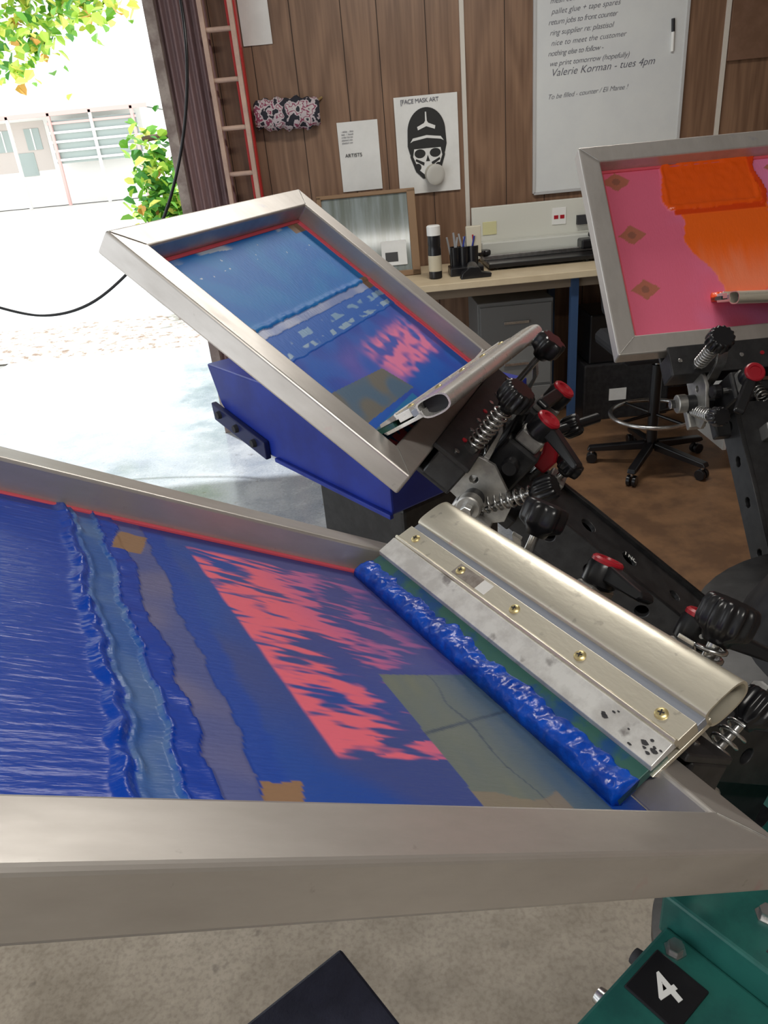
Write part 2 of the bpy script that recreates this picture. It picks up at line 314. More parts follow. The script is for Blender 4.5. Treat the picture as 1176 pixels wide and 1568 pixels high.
box('front_step',.70,1.34,4.40,4.50,BZ+.02,BZ+.12,mat('trimmer_cream',(.60,.61,.56),.4),pc,bevel=.008)
box('rail',.68,1.36,4.33,4.38,BZ+.035,BZ+.06,STEEL,pc,bevel=.004)
box('carriage',1.24,1.36,4.30,4.40,BZ+.05,BZ+.10,PLAST,pc,bevel=.01)
knob('cutter_knob',(1.32,4.35,BZ+.1),(0,0,1),.03,.03,PLAST,pc)
knob('cutter_knob_left',(.70,4.35,BZ+.05),(0,0,1),.035,.04,PLAST,pc)
box('label_sign',1.12,1.20,4.495,4.50,BZ+.17,BZ+.26,WHITE,pc);box('label_red',1.13,1.155,4.493,4.496,BZ+.20,BZ+.22,RED,pc);box('label_red2',1.165,1.19,4.493,4.496,BZ+.20,BZ+.22,RED,pc)
box('charger',1.26,1.33,4.47,4.50,BZ+.16,BZ+.21,DARKIN,pc)
box('yellow_note',.72,.80,4.495,4.50,BZ+.15,BZ+.22,mat('note_yellow',(.65,.62,.35),.6),pc)
for i in range(4):cyl('foot_%d'%i,(.75+.5*(i%2),4.22+.2*(i//2),BZ),(.75+.5*(i%2),4.22+.2*(i//2),BZ+.013),.012,PLAST,pc)
pf=empty('framed_picture',T(.065,4.30,BZ)@R(radians(-14),'X'))
FW=mat('frame_wood',(.24,.14,.07),.5)
box('glass',-.25,.25,0,.006,.0,.44,mat('picture_glass',(.26,.30,.30),.10,c2=(.16,.18,.16),nscale=5,stretch=(4,1,.3)),pf)  # vertical streaks in the glass colour paint a curtain reflection
for nm,a in (('l',(-.27,-.245,0,.45)),('r',(.225,.27,0,.45)),('b',(-.27,.27,0,.03)),('t',(-.27,.27,.435,.455))):
    box('frame_'+nm,a[0],a[1],-.012,.012,a[2],a[3],FW,pf,bevel=.003)
box('photo_card',.06,.2,-.008,-.002,.06,.19,PAPER,pf);box('photo_dark',.08,.15,-.01,-.007,.08,.13,PLAST,pf)
bt=empty('spray_bottle',T(.40,4.12,BZ));
lathe('body',(0,0,0),(0,0,.22),[(0,.028),(.005,.035),(.15,.035),(.165,.032),(.17,.034),(.22,.034)],PLAST,bt)
lathe('band',(0,0,.04),(0,0,.12),[(0,.0355),(.08,.0355)],mat('label_cream',(.55,.5,.38),.5),bt);lathe('cap',(0,0,.22),(0,0,.27),[(0,.036),(.045,.036),(.05,.03)],WHITE,bt)
pt=empty('desk_organiser',T(.56,4.16,BZ))
box('tray',-.08,.1,-.05,.07,0,.045,PLAST,pt,bevel=.006)
for i in range(3):
    lathe('pot_%d'%i,(-.045+i*.05,.03,.02),(-.045+i*.05,.03,.15),[(0,.026),(.12,.03),(.122,.026),(.03,.024)],PLAST,pt)
for i in range(12):
    a=random.uniform(-.25,.25);x=-.06+i*.012
    cyl('pen_%d'%i,(x,.03,.06),(x+a*.15,.03+random.uniform(-.02,.02),.18+random.uniform(0,.04)),.005,random.choice([PLAST,RED,GREY,BRASS,GREY,BLUEP]),pt,seg=8)
box('note_block',.02,.10,.02,.05,.10,.24,mat('card_cream',(.6,.56,.45),.6),pt,bevel=.004)
tp=empty('tape_dispenser',T(.60,4.03,BZ));prism('base',[(-.08,0),(.08,0),(.085,.02),(.03,.03),(.02,.055),(-.03,.06),(-.07,.03)],'y',-.025,.025,PLAST,tp,bevel=.004);lathe('tape_roll',(-.015,-.012,.055),(-.015,.012,.055),[(0,.028),(.024,.028)],STEEL,tp)
# ---------------------------------------------------------------- chair
ch=empty('office_chair',T(1.37,3.42,0.006))
CF=mat('chair_fabric',(.015,.016,.02),.85)
for i in range(5):
    a=2*pi*i/5+.3;c,s=cos(a),sin(a)
    prism('leg_%d'%i,[(.03,.085),(.03,.125),(.30,.09),(.31,.07),(.29,.065)],'y',-.02,.02,PLAST,ch,R(a,'Z'),bevel=.005)
    cyl('castor_stem_%d'%i,(.285*c,.285*s,.05),(.285*c,.285*s,.075),.008,STEEL,ch)
    for q in (-.014,.014):
        cyl('castor_%d_%d'%(i,q>0),(.285*c-s*(q-.009),.285*s+c*(q-.009),.027),(.285*c-s*(q+.009),.285*s+c*(q+.009),.027),.027,PLAST,ch)
cyl('gas_lift',(0,0,.09),(0,0,.52),.026,PLAST,ch);cyl('piston',(0,0,.4),(0,0,.6),.015,STEEL,ch)
curve('foot_ring',[(.21*cos(2*pi*i/16),.21*sin(2*pi*i/16),.27) for i in range(16)],.011,STEEL,ch,cyc=True)
for i in range(4):
    a=pi/2*i+.4;cyl('ring_spoke_%d'%i,(0,0,.27),(.21*cos(a),.21*sin(a),.27),.008,PLAST,ch)
prism('seat',[(-.24,.60),(-.22,.585),(.22,.585),(.245,.60),(.25,.64),(.22,.665),(-.22,.665),(-.25,.64)],'y',-.22,.22,CF,ch,bevel=.03)
prism('backrest',[(-.20,.78),(.20,.78),(.22,.95),(.17,1.08),(-.17,1.08),(-.22,.95)],'y',.22,.27,CF,ch,T(0,0,-.06),bevel=.02)
box('back_stem',-.025,.025,.2,.24,.60,.80,PLAST,ch)
# ---------------------------------------------------------------- silkscreens
def axes(y,e,r):
    u=Vector((cos(y)*cos(e),sin(y)*cos(e),sin(e)));v0=Vector((sin(y),-cos(y),0));w0=v0.cross(u)
    v=(v0*cos(r)+w0*sin(r));w=v.cross(u);return u,v,w
def smat(O,A):
    u,v,w=A;return Matrix(((v.x,u.x,w.x,O[0]),(v.y,u.y,w.y,O[1]),(v.z,u.z,w.z,O[2]),(0,0,0,1)))
W=.58;TB=.0436;H=.0365
def sm(a,b,x):
    t=max(0,min(1,(x-a)/(b-a)));return t*t*(3-2*t)
def nz(x,y,z=0):return noise.noise(Vector((x,y,z)))
def mixc(a,b,t):
    t=max(0,min(1,t));return tuple(a[i]*(1-t)+b[i]*t for i in range(len(a)))
def vmat(name):
    m=bpy.data.materials.new(name);m.use_nodes=True;N=m.node_tree.nodes;L=m.node_tree.links;P=N['Principled BSDF']
    a=N.new('ShaderNodeAttribute');a.attribute_name='ink';L.new(a.outputs['Color'],P.inputs['Base Color']);L.new(a.outputs['Alpha'],P.inputs['Roughness'])
    tc=N.new('ShaderNodeTexCoord');mp=N.new('ShaderNodeMapping');mp.inputs['Scale'].default_value=(1,.22,1);L.new(tc.outputs['Object'],mp.inputs[0])
    n=N.new('ShaderNodeTexNoise');n.inputs['Scale'].default_value=330;n.inputs['Detail'].default_value=3;L.new(mp.outputs[0],n.inputs[0])
    b=N.new('ShaderNodeBump');b.inputs['Strength'].default_value=.5;b.inputs['Distance'].default_value=.001;L.new(n.outputs[0],b.inputs['Height']);L.new(b.outputs[0],P.inputs['Normal'])
    P.inputs['Specular IOR Level'].default_value=.35
    return m
def screen(O,A,u0,u1,func,nv=260,nu=340):
    M=smat(O,A);g=empty('silkscreen_frame',M)
    vs=[];fs=[]
    o=[(0,u0),(W,u0),(W,u1),(0,u1)];i_=[(TB,u0+TB),(W-TB,u0+TB),(W-TB,u1-TB),(TB,u1-TB)]
    for z in (0,-H):
        for p in o+i_:vs.append((p[0],p[1],z))
    for k in range(4):
        j=(k+1)%4
        fs+= [(k,j,4+j,4+k),(8+k,8+j,12+j,12+k),(k,j,8+j,8+k),(4+k,4+j,12+j,12+k)]
    mesh('frame_tube',vs,fs,ALU,g,bevel=.0035,seg=3)
    for k in range(4):
        a=Vector(o[k]);b=Vector(i_[k]);d=(b-a).normalized()
        curve('weld_%d'%k,[(*(a+d*.006),.0002),(*(a*.5+b*.5),.0006),(*(b-d*.005),.0002)],.0007,ZINC,g)
    m=.007
    for nm,a in (('far',(W-TB-m,W-TB,u0+TB,u1-TB)),('outer',(TB,W-TB,u1-TB-m,u1-TB)),('near',(TB,TB+m,u0+TB,u1-TB))):
        box('glue_edge_'+nm,a[0],a[1],a[2],a[3],-H+.0005,-H+.0045,PINK,g,bevel=.001)
    vs=[];fs=[];cols=[]
    for j in range(nu+1):
        u=u0+TB+(u1-u0-2*TB)*j/nu
        for i in range(nv+1):
            v=TB+(W-2*TB)*i/nv;r=func(u,v);cols.append(r[:4]);vs.append((v,u,-H+.001+r[4]))
    for j in range(nu):
        for i in range(nv):
            a=j*(nv+1)+i;fs.append((a,a+1,a+nv+2,a+nv+1))
    me=bpy.data.meshes.new('ink_mesh');me.from_pydata(vs,[],fs)
    ca=me.color_attributes.new('ink','FLOAT_COLOR','POINT')
    for i,c in enumerate(cols):ca.data[i].color=c
    for p in me.polygons:p.use_smooth=True
    link(bpy.data.objects.new('stencil_mesh',me),vmat('stencil_ink'),g)
    return g
PK=(.86,.15,.22,.55)
def inpoly(u,v,P):
    c=False;n=len(P)
    for i in range(n):
        a=P[i];b=P[i-1]
        if (a[1]>v)!=(b[1]>v) and u<(b[0]-a[0])*(v-a[1])/(b[1]-a[1])+a[0]:c=not c
    return c
def f1(u,v):
    n1=nz(u*18,v*18);n2=nz(u*60,v*60,3);n3=nz(u*7,v*9,12)
    q=v-.10*u
    st=nz(u*24,q*105,5);st2=nz(u*55,q*230,8);lo=nz(u*16,q*30,21)
    e=.008*nz(v*14,2.)+.003*nz(v*50,7.)
    c=mixc((.008,.068,.38,.45),(.040,.070,.28,.5),sm(-.25,.35,n3+.3*n1));h=0
    c=mixc(c,(.09,.08,.26,.5),sm(.30,.20,u)*sm(.12,.3,v)*.6)
    uL=.288+.065*(v-.14)+.0015*nz(v*34,1.)
    d=uL-u
    if d>0 and .128<v<.500:
        up=sm(.24,.34,v)
        base=(.42-2.6*d)*up+(.50-9*d)*(1-up)
        if abs(v-.148-.01*n1)<.011: base=max(base,.55-3.2*d)
        cov=st*.9+st2*.5+lo*.9+base
        t=sm(-.12,.38,cov)
        t*=sm(.085,.14,u+.04*st)*sm(.130,.140,v+.004*n2)*sm(.500,.490,v)*sm(0,.004,d)
        cc=mixc(PK,(.62,.15,.36,.5),sm(.05,.17,d))
        c=mixc(c,cc,t*(1-.40*sm(.05,.2,d)))
    if inpoly(u,v,[(.185,.262),(.12,.275),(.055,.29),(.055,.06),(.19,.06)]):
        g=.5+.5*sin((u-.2)*260+v*30)
        c=mixc((.19,.21,.16,.5),(.05,.11,.20,.4),.25+.25*g*n1+.6*sm(.15,.07,u))
        if abs(v-.20+.4*(u-.12))<.0018 or abs(u-.128-.02*n1)<.0013:c=(.05,.08,.12,.4)
        if v<.105+.02*n1 and u>.1:c=mixc(c,(.30,.22,.15,.6),.6)
    x=u-e
    k=sm(.325,.335,x)*sm(-.5,.1,n2+.5*st+.6*sm(.325,.340,x))
    c=mixc(c,(.003,.058,.40,.35),k*.9)
    if .352<x<.380+.006*n1: c=mixc((.075,.10,.31,.4),(.14,.14,.29,.4),sm(-.2,.4,n1));h=.0005
    if .380+.006*n1<=x<.400: c=(.0,.048,.42,.25);h=.0020*(1+.7*n2)
    if .400<=x<.424: c=mixc((.025,.11,.40,.3),(.08,.17,.40,.3),sm(-.3,.4,n1+n2*.4));h=.001
    if x>=.424:
        c=(.0,.052,.43,.26);r=math.exp(-((x-.430)/.005)**2)
        h=.0018+.0038*r*(1+1.4*n2)+.0005*nz(u*16,v*300,1)+.0004*nz(u*5,v*40,4)+.0006*r*nz(u*200,v*200,9)
    elif x>.412: h=.001+.0028*math.exp(-((x-.4215)/.003)**2)*(1+n2)
    if .398<x<.4015: h+=.0015
    for (a,b) in ((.372,.470),(.345,.080)):
        if abs(u-a+.3*(v-b))<.014+.003*n1 and abs(v-b)<.026+.004*n2:c=(.30,.17,.09,.6)
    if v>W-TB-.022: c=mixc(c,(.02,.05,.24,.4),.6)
    return (*c[:3],c[3],h)
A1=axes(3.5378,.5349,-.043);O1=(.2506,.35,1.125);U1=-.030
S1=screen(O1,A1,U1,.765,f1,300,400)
def f2(u,v):
    n1=nz(u*18,v*18,9);n2=nz(u*60,v*60,12);st=nz(u*30,v*90,15);n3=nz(u*32,v*40,77)
    e=.006*nz(v*12,22.)+.003*nz(v*40,27.)
    CY=(.0,.17,.60,.5)
    c=mixc((.005,.11,.55,.5),(.012,.07,.46,.5),sm(-.3,.3,n1));h=0
    x=u-e-.06*(.5-v)*.3
    hz=sm(.09,.13,u)*sm(.235,.19,u)*sm(.12,.22,v)
    c=mixc(c,(.18,.13,.54,.5),hz*(.45+.5*n1))
    pk=sm(.100,.125,u+.01*n2)*sm(.215,.185,u+.012*n2)*sm(.25,.31,v+.02*n1)*sm(.51,.47,v)
    c=mixc(c,(.90,.24,.46,.5),pk*sm(-.40,.2,.8*n3+.5*n2+.25*st))
    if inpoly(u,v,[(.17,.10),(.15,.27),(.09,.29),(.10,.09)]): c=mixc((.17,.16,.14,.5),(.09,.16,.25,.4),sm(-.2,.2,n1))
    if u<.085 and v<.27: c=(.02,.20,.48,.35)
    if u<.06 and v<.25: c=mixc(PK,(.02,.16,.42,.3),1 if st>0 else 0)
    if x>.235:c=(.002,.12,.56,.45);h=.0006
    if .240<x<.250:c=mixc(c,(.34,.50,.68,.3),sm(.05,.3,n2+n1))
    if .262<x<.275:c=mixc(c,(.24,.42,.66,.3),sm(.0,.3,n2+n1))
    if x>.287 and x<.303:c=mixc((.24,.32,.62,.3),(.42,.48,.70,.3),sm(-.2,.3,n1));h=.001
    if x>=.303:
        c=mixc(CY,(.0,.21,.62,.5),sm(-.3,.4,n1));h=.0016+.002*math.exp(-((x-.308)/.005)**2)*(1+n2)
        if .41<x<.46 and nz(u*110,v*110,50)>.66:c=(.5,.65,.75,.4)
    if u>.470+.008*n1:c=mixc((.0,.16,.55,.45),(.44,.52,.66,.4),sm(.1,.3,nz(u*20,v*14,3)))
    for (a,b) in ((.47,.50),(.30,.52),(.31,.075),(.08,.08)):
        if abs(u-a)<.014 and abs(v-b)<.022:c=(.28,.17,.11,.6)
    if v>W-TB-.014+.003*n1:c=(*PK[:3],.5)
    return (*c[:3],c[3],h)
A2=axes(2.7382,.6823,.0071);O2=(.0404,.9152,1.1875)
S2=screen(O2,A2,0,.5295,f2)
def f3(u,v):
    n1=nz(u*16,v*16,31);n2=nz(u*60,v*60,32);st=nz(u*12,v*60,35)
    c=mixc((.84,.16,.27,.45),(.82,.24,.46,.45),sm(.2,.5,v+.2*n1));h=0
    e=.014*nz(u*14,41.)+.010*n1+.005*nz(u*50,v*50)
    lim=.50 if u<.27 else .415
    if v>.215+e+.05*sm(.3,.15,u) and .14+.03*n1<u<.375 and v<lim+e:
        c=mixc((1,.15,.012,.3),(.95,.25,.12,.35),sm(.28,.16,u+.04*st));h=.001
    rx=max(abs(u-.428)-.045,0);ry=max(abs(v-.295)-.092,0);rr=math.hypot(rx,ry)
    if rr<.018+e*.6:
        c=(.93,.11,.006,.2);h=.003+.0014*n2+.0012*n1+.0025*math.exp(-((rr-.012)/.005)**2)
    elif .350<u<.375 and .2<v<.41:c=(.78,.06,.004,.25);h=.002
    if abs(v-.404-e)<.007 and .36<u<.49:c=(.80,.06,.005,.2);h=.0045+.0015*n2
    for (a,b) in ((.455,.085),(.31,.095),(.17,.10),(.455,.46)):
        if abs(u-a)+abs(v-b)*.8<.026+.004*n2:c=mixc((.50,.16,.10,.6),(.32,.12,.08,.6),1 if (u-a)**2+(v-b)**2<.00008 else 0)
    if v<TB+.014:c=(.70,.08,.10,.5)
    return (*c[:3],c[3],h)
A3=axes(1.571,.837,0);O3=Vector((.815,1.522,1.148))-A3[1]*W/2
S3=screen(O3,A3,0,.5295,f3,180,200)
# ---------------------------------------------------------------- squeegees
def squeegee(Ms,pa,pb,wt,ang,inkm=None,sc=1,labels=True,gm=None):
    gm=gm or ALU2
    L=math.hypot(pb[0]-pa[0],pb[1]-pa[1]);th=math.atan2(pb[1]-pa[1],pb[0]-pa[0])
    M=Matrix(((1,0,0,0),(0,cos(ang),-sin(ang),0),(0,sin(ang),cos(ang),0),(0,0,0,1)))
    M=Ms@T((pa[0]+pb[0])/2,(pa[1]+pb[1])/2,wt)@R(th,'Z')@M@Matrix.Scale(sc,4)
    g=empty('squeegee',M);a=-L/2/sc;b=L/2/sc
    def pr(nm,poly,m,x0=a,x1=b,bev=.0006,smooth=False):
        return prism(nm,poly,'x',x0,x1,m,g,None,bev,smooth)
    pr('blade',[(-.0045,0),(.0045,0),(.0045,.06),(-.0045,.06)],GREENB,a+.002,b-.002)
    pr('clamp_slab',[(.0045,.038),(.010,.040),(.012,.060),(.013,.066),(.009,.070),(.0045,.070)],ALUW)
    pr('ridge',[(.004,.068),(.0125,.068),(.0145,.0705),(.0125,.073),(.004,.073)],gm)
    pr('screw_plate',[(-.002,.072),(.0105,.072),(.0105,.096),(-.002,.096)],gm)
    pr('groove',[(-.004,.096),(.0060,.096),(.0060,.107),(-.004,.107)],GROOVE)
    pr('back_plate',[(-.010,.042),(-.0045,.038),(-.0045,.10),(.0,.112),(-.010,.112)],gm)
    pts=[(.0070,.105),(.0110,.109),(.0125,.118),(.0125,.136),(.0115,.148),(.0065,.158),(-.003,.1605),(-.012,.158),(-.0165,.149),(-.0175,.136),(-.0160,.118),(-.010,.108)]
    for _ in range(2):
        q=[]
        for i in range(len(pts)):
            p,r=pts[i],pts[(i+1)%len(pts)];q+= [(p[0]*.75+r[0]*.25,p[1]*.75+r[1]*.25),(p[0]*.25+r[0]*.75,p[1]*.25+r[1]*.75)]
        pts=q
    cxm=sum(p[0] for p in pts)/len(pts);czm=sum(p[1] for p in pts)/len(pts);m_=len(pts);vs=[];fs=[]
    for x in (a,b):
        for s in (1,.84):
            for p in pts:vs.append((x,cxm+(p[0]-cxm)*s,czm+(p[1]-czm)*(s+.04 if s<1 else 1)))
    for i in range(m_):
        j=(i+1)%m_
        fs+= [(i,j,2*m_+j,2*m_+i),(m_+i,m_+j,3*m_+j,3*m_+i),(i,j,m_+j,m_+i),(2*m_+i,2*m_+j,3*m_+j,3*m_+i)]
    o=mesh('grip_tube',vs,fs,gm,g)
    for p in o.data.polygons:p.use_smooth=abs(p.normal.x)<.5
    o.modifiers.new('e','EDGE_SPLIT').split_angle=radians(35)
    for nm,x in (('near',a+.02),('far',b-.02)):
        prism('hollow_shade_'+nm,[(cxm+(p[0]-cxm)*.86,czm+(p[1]-czm)*.9) for p in pts],'x',x-.001,x+.001,DARKIN,g)  # dark inset cap paints the shade inside the hollow grip
    k=5
    for i in range(k):
        x=a+(b-a)*(.06+.88*i/(k-1))
        lathe('screw_%d'%i,(x,.0100,.084),(x,.014,.084),[(0,.0062),(.0015,.0062),(.003,.0045),(.0032,.003)],BRASS,g,seg=18)
        for q in (0,1):
            box('slot_%d_%d'%(i,q),-.003,.003,-.0002,.0004,-.0006,.0006,DARKIN,g,T(x,.0133,.084)@R(q*pi/2+.4,'Y'),bevel=0)
    if labels:
        STK=mat('sticker_grey',(.33,.30,.27),.35,c2=(.22,.19,.17),nscale=90)
        box('label',b-(b-a)*.36,b-(b-a)*.26,.0104,.0109,.076,.092,STK,g,bevel=0)
        box('label_white',b-(b-a)*.40,b-(b-a)*.362,.0104,.0109,.076,.092,PAPER,g,bevel=0)
        for i in range(14):
            x=a+.003+random.random()**2*.07;s=random.uniform(.0008,.0028);zz=random.uniform(.043,.062)
            yb=.0102+(zz-.04)*.1
            plate('smear_%d'%i,[(s*(1+.9*random.random())*cos(2*pi*q/9),s*.5*(1+.9*random.random())*sin(2*pi*q/9)) for q in range(9)],[],.0003,DARKIN,g,T(x,yb+.0006,zz)@R(radians(-84),'X'),bev=0)
    if inkm:
        nn=210;pp=18;vs=[];fs=[]
        for j in range(nn+1):
            x=a+.002+(b-a-.004)*j/nn
            bul=.5+.5*nz(x*25,3)+.35*nz(x*70,9);hgt=.033+.007*nz(x*18,5)+.007*nz(x*60,1)
            for i in range(pp+1):
                t=i/pp
                zz=-.006+hgt*t;yy=.0035+(.012+.009*bul)*math.sin(pi*min(1,t*1.02))**.6*(1-.6*t)+.0022*nz(x*45,zz*60,7)+.0024*nz(x*120,zz*120,2)+.0012*nz(x*260,zz*260,4)
                vs.append((x,yy,zz))
            vs.append((x,-.005,hgt*.6));vs.append((x,-.007,-.006))
        q=pp+3
        for j in range(nn):
            for i in range(q):fs.append((j*q+i,j*q+(i+1)%q,(j+1)*q+(i+1)%q,(j+1)*q+i))
        fs+= [tuple(range(q)),tuple(range(nn*q,nn*q+q))]
        mesh('ink_bead',vs,fs,inkm,g,smooth=True)
    return g
squeegee(smat(O1,A1),(.090,.046),(.522,.080),-.033,.69,INKB,.95)
squeegee(smat(O2,A2),(.050,.085),(.530,.040),-.034,.38,None,.95,False,ALU3)
squeegee(smat(O3,A3),(.235,.13),(.53,.11),-.034,.5,INKO,.88,False)
# ---------------------------------------------------------------- press
CX,CY=.815,.9
press=empty('screen_printing_press',T(CX,CY,0))
lathe('base_column',(0,0,0),(0,0,.80),[(0,.34),(.03,.34),(.04,.30),(.42,.28),(.46,.26),(.47,.16),(.70,.14),(.80,.12)],BLACK,press,seg=40)
lathe('head_hub',(0,0,.74),(0,0,.92),[(0,.30),(.01,.335),(.07,.335),(.08,.26),(.16,.22),(.18,.10)],BLACK,press,seg=48)
lathe('platen_disc',(0,0,.64),(0,0,.70),[(0,.30),(.05,.30),(.06,.2)],TEAL,press,seg=48)
for i in range(8):
    a=2*pi*i/8+.2;cyl('hub_bolt_%d'%i,(.29*cos(a),.29*sin(a),.81),(.29*cos(a),.29*sin(a),.828),.014,STEEL,press,seg=6)
YZ=Matrix(((0,0,1,0),(1,0,0,0),(0,1,0,0),(0,0,0,1)))
def head(nm,O,A,umid=0,redlever=False):
    u,v,w=A
    g=empty(nm,T(0,0,0),press)
    c=empty('clamp',T(-CX,-CY,0)@smat(O,A),g)
    m=W/2;u0=umid
    box('jaw_bottom',m-.19,m+.19,u0-.055,u0+.03,-H-.010,-H-.001,BLACK,c,bevel=.002)
    box('jaw_back',m-.19,m+.19,u0-.060,u0-.008,-H-.010,.004,BLACK,c,bevel=.003)
    box('jaw_top',m-.19,m+.19,u0-.062,u0+.004,.003,.011,BLACK,c,bevel=.002)
    for i in range(9):
        q=m-.17+i*.043;cyl('jaw_rivet_%d'%i,(q,u0-.030,.010),(q,u0-.030,.013),.0045,RED if i%3==1 else STEEL,c,seg=12)
    for s in (-1,1):
        x=m+s*.135;i=int(s>0);ub=u0-.045
        cyl('clamp_bolt_%d'%i,(x,ub,.0),(x,ub,.115),.006,STEEL,c,seg=12)
        lathe('clamp_nut_%d'%i,(x,ub,.011),(x,ub,.021),[(0,.012),(.01,.012)],STEEL,c,seg=6)
        if s<0:spring('clamp_spring_%d'%i,(x,ub,.022),(x,ub,.095),.0125,8,.0022,STEEL,c)
        knob('clamp_knob_%d'%i,(x,ub,.095),(0,0,1),.025,.042,PLAST,c,dep=.13 if s>0 else .06,lobes=6 if s>0 else 14)
        prism('hold_down_%d'%i,[(u0-.085,-.05),(u0-.075,-.05),(u0-.068,.01),(u0-.062,.052),(u0-.04,.082),(u0-.04,.087),(u0-.066,.060),(u0-.078,.012)],'x',x+.014,x+.034,STEEL,c,bevel=.001)
        plate('side_plate_%d'%i,[(-.02,-.05),(.0,-.06),(-.11,-.07),(-.13,-.045),(-.12,-.01),(-.06,.02),(-.005,.01)],[(-.10,-.04,.006),(-.05,-.02,.008)],.006,ZINC,c,T(m+s*.125,u0-.03,-.01)@YZ)
    Ma=Matrix(((u.x,-v.x,w.x,0),(u.y,-v.y,w.y,0),(u.z,-v.z,w.z,0),(0,0,0,1)))
    o=Vector(O)+v*(W/2)+u*umid
    Ma.translation=o-Vector((CX,CY,0))
    a=empty('arm',Ma,g)
    xr=-.10;zp=-.055
    cyl('pivot_tube',(xr,-.15,zp),(xr,.15,zp),.017,BLACK,a)
    for s in (-1,1):
        i=int(s>0)
        cyl('pivot_end_%d'%i,(xr,s*.148,zp),(xr,s*.168,zp),.020,ZINC,a)
        cyl('pivot_bolt_%d'%i,(xr,s*.168,zp),(xr,s*.182,zp),.010,STEEL,a,seg=6)
        plate('arm_plate_%d'%i,[(-.23,-.045),(.23,-.040),(.25,.0),(.22,.026),(.05,.030),(-.23,.030)],[(.17,-.005,.012),(.09,-.005,.013),(0,-.005,.013),(-.11,-.005,.013)],.008,BLACK,a,T(-.33,s*.058,zp)@R(radians(90),'X'),.0015)
        spring('spring_%d'%i,(xr-.015,s*.125,zp-.01),(xr-.060,s*.13,zp+.068),.0125,8,.0022,STEEL,a)
        cyl('spring_rod_%d'%i,(xr-.01,s*.125,zp-.04),(xr-.066,s*.131,zp+.09),.005,STEEL,a,seg=12)
        knob('spring_knob_%d'%i,(xr-.060,s*.130,zp+.068),(-.45,0,1),.019,.042,PLAST,a,lobes=12,dep=.07)
        box('spring_foot_%d'%i,xr-.05,xr+.02,s*.125-.018,s*.125+.018,zp-.035,zp-.015,ZINC,a,bevel=.003)
        box('register_block_%d'%i,xr-.04,xr+.02,s*.072-.020,s*.072+.020,zp-.01,.045,BLACK,a,bevel=.005)
        box('register_cap_%d'%i,xr-.030,xr+.012,s*.072-.014,s*.072+.014,.045,.070,ZINC,a,bevel=.004)
        cyl('register_screw_%d'%i,(xr-.01,s*.06,.02),(xr-.01,s*.115,.02),.0055,STEEL,a,seg=12)
        lathe('register_knob_%d'%i,(xr-.01,s*.105,.02),(xr-.01,s*.125,.02),[(0,.011),(.004,.014),(.016,.014),(.020,.011)],PLAST,a)
        lathe('cam_hub_%d'%i,(xr-.01,s*.072,.068),(xr-.01,s*.072,.10),[(0,.018),(.004,.021),(.026,.021),(.032,.018)],PLAST,a)
        lathe('cam_cap_%d'%i,(xr-.01,s*.072,.098),(xr-.01,s*.072,.106),[(0,.0195),(.004,.0195),(.0065,.017),(.0066,.012),(.004,.011)],RED,a)
        prism('cam_lever_%d'%i,[(0,.006),(0,-.010),(.085,-.006),(.090,.0),(.085,.006),(.02,.012)],'y',-.010,.010,PLAST,a,T(xr-.01,s*.072,.088)@R(radians(78 if s<0 else 150),'Z'),bevel=.003)
    plate('arm_top',[(-.22,-.050),(.22,-.050),(.22,.050),(-.22,.050)],[(.05,0,.016),(-.04,0,.016),(-.14,0,.012)],.006,BLACK,a,T(-.34,0,zp+.020),.0015)
    box('arm_bridge',xr-.08,xr+.04,-.095,.095,zp-.03,zp-.004,BLACK,a,bevel=.004)
    box('lift_stop',xr-.11,xr-.08,-.02,.02,zp+.02,zp+.060,ZINC,a,bevel=.003)
    knob('offcontact_knob',(xr-.095,0,zp+.07),(0,0,1),.022,.028,PLAST,a)
    cyl('offcontact_bolt',(xr-.095,0,zp),(xr-.095,0,zp+.08),.007,STEEL,a,seg=12)
    spring('lift_spring',(xr-.02,0,zp+.035),(xr+.04,0,zp+.0),.012,7,.0022,STEEL,a)
    box('yoke_left',-.10,-.05,-.12,-.10,zp-.02,zp+.03,BLACK,a,bevel=.004);box('yoke_right',-.10,-.05,.10,.12,zp-.02,zp+.03,BLACK,a,bevel=.004)
    if redlever:
        prism('release_lever',[(-.012,0),(.012,0),(.016,.03),(.03,.055),(.022,.064),(-.002,.05),(-.014,.03)],'y',-.013,.013,RED,a,T(xr-.06,0,zp+.05),bevel=.005);cyl('release_stem',(xr-.06,0,zp),(xr-.06,.0,zp+.06),.008,STEEL,a)
        cyl('long_lever',(xr-.02,-.05,zp+.05),(xr-.10,-.17,zp+.12),.009,PLAST,a)
        cyl('long_lever_b',(xr-.0,.0,zp+.03),(xr+.03,.10,.10),.008,PLAST,a)
    cyl('damper_body',(-.22,.0,zp-.035),(-.50,.0,zp-.16),.018,BLACK,a);cyl('damper_rod',(-.13,.0,zp-.005),(-.25,.0,zp-.05),.008,STEEL,a)
    prism('gusset',[(-.50,zp-.03),(-.16,zp-.03),(-.22,zp-.07),(-.5,zp-.13)],'y',-.03,.03,BLACK,a,bevel=.004)
    text('arm_text','PRECISION LINE',.013,WHITE,a,T(-.44,-.012,zp+.0240)@R(0,'Z'))
    return g
head('print_head_1',O1,A1,U1)
head('print_head_2',O2,A2,0,True)
head('print_head_3',O3,A3,0)
pa=empty('platen_arm',R(radians(216),'Z'),press)
PZ=.75
box('beam',.20,.96,-.035,.11,PZ-.10,PZ-.045,TEAL,pa,bevel=.004)
box('top_cover',.62,.93,-.035,.11,PZ-.045,PZ-.030,TEAL,pa,bevel=.004)
box('bracket_box',.50,.62,-.045,.115,PZ-.05,PZ+.02,TEAL,pa,bevel=.004)
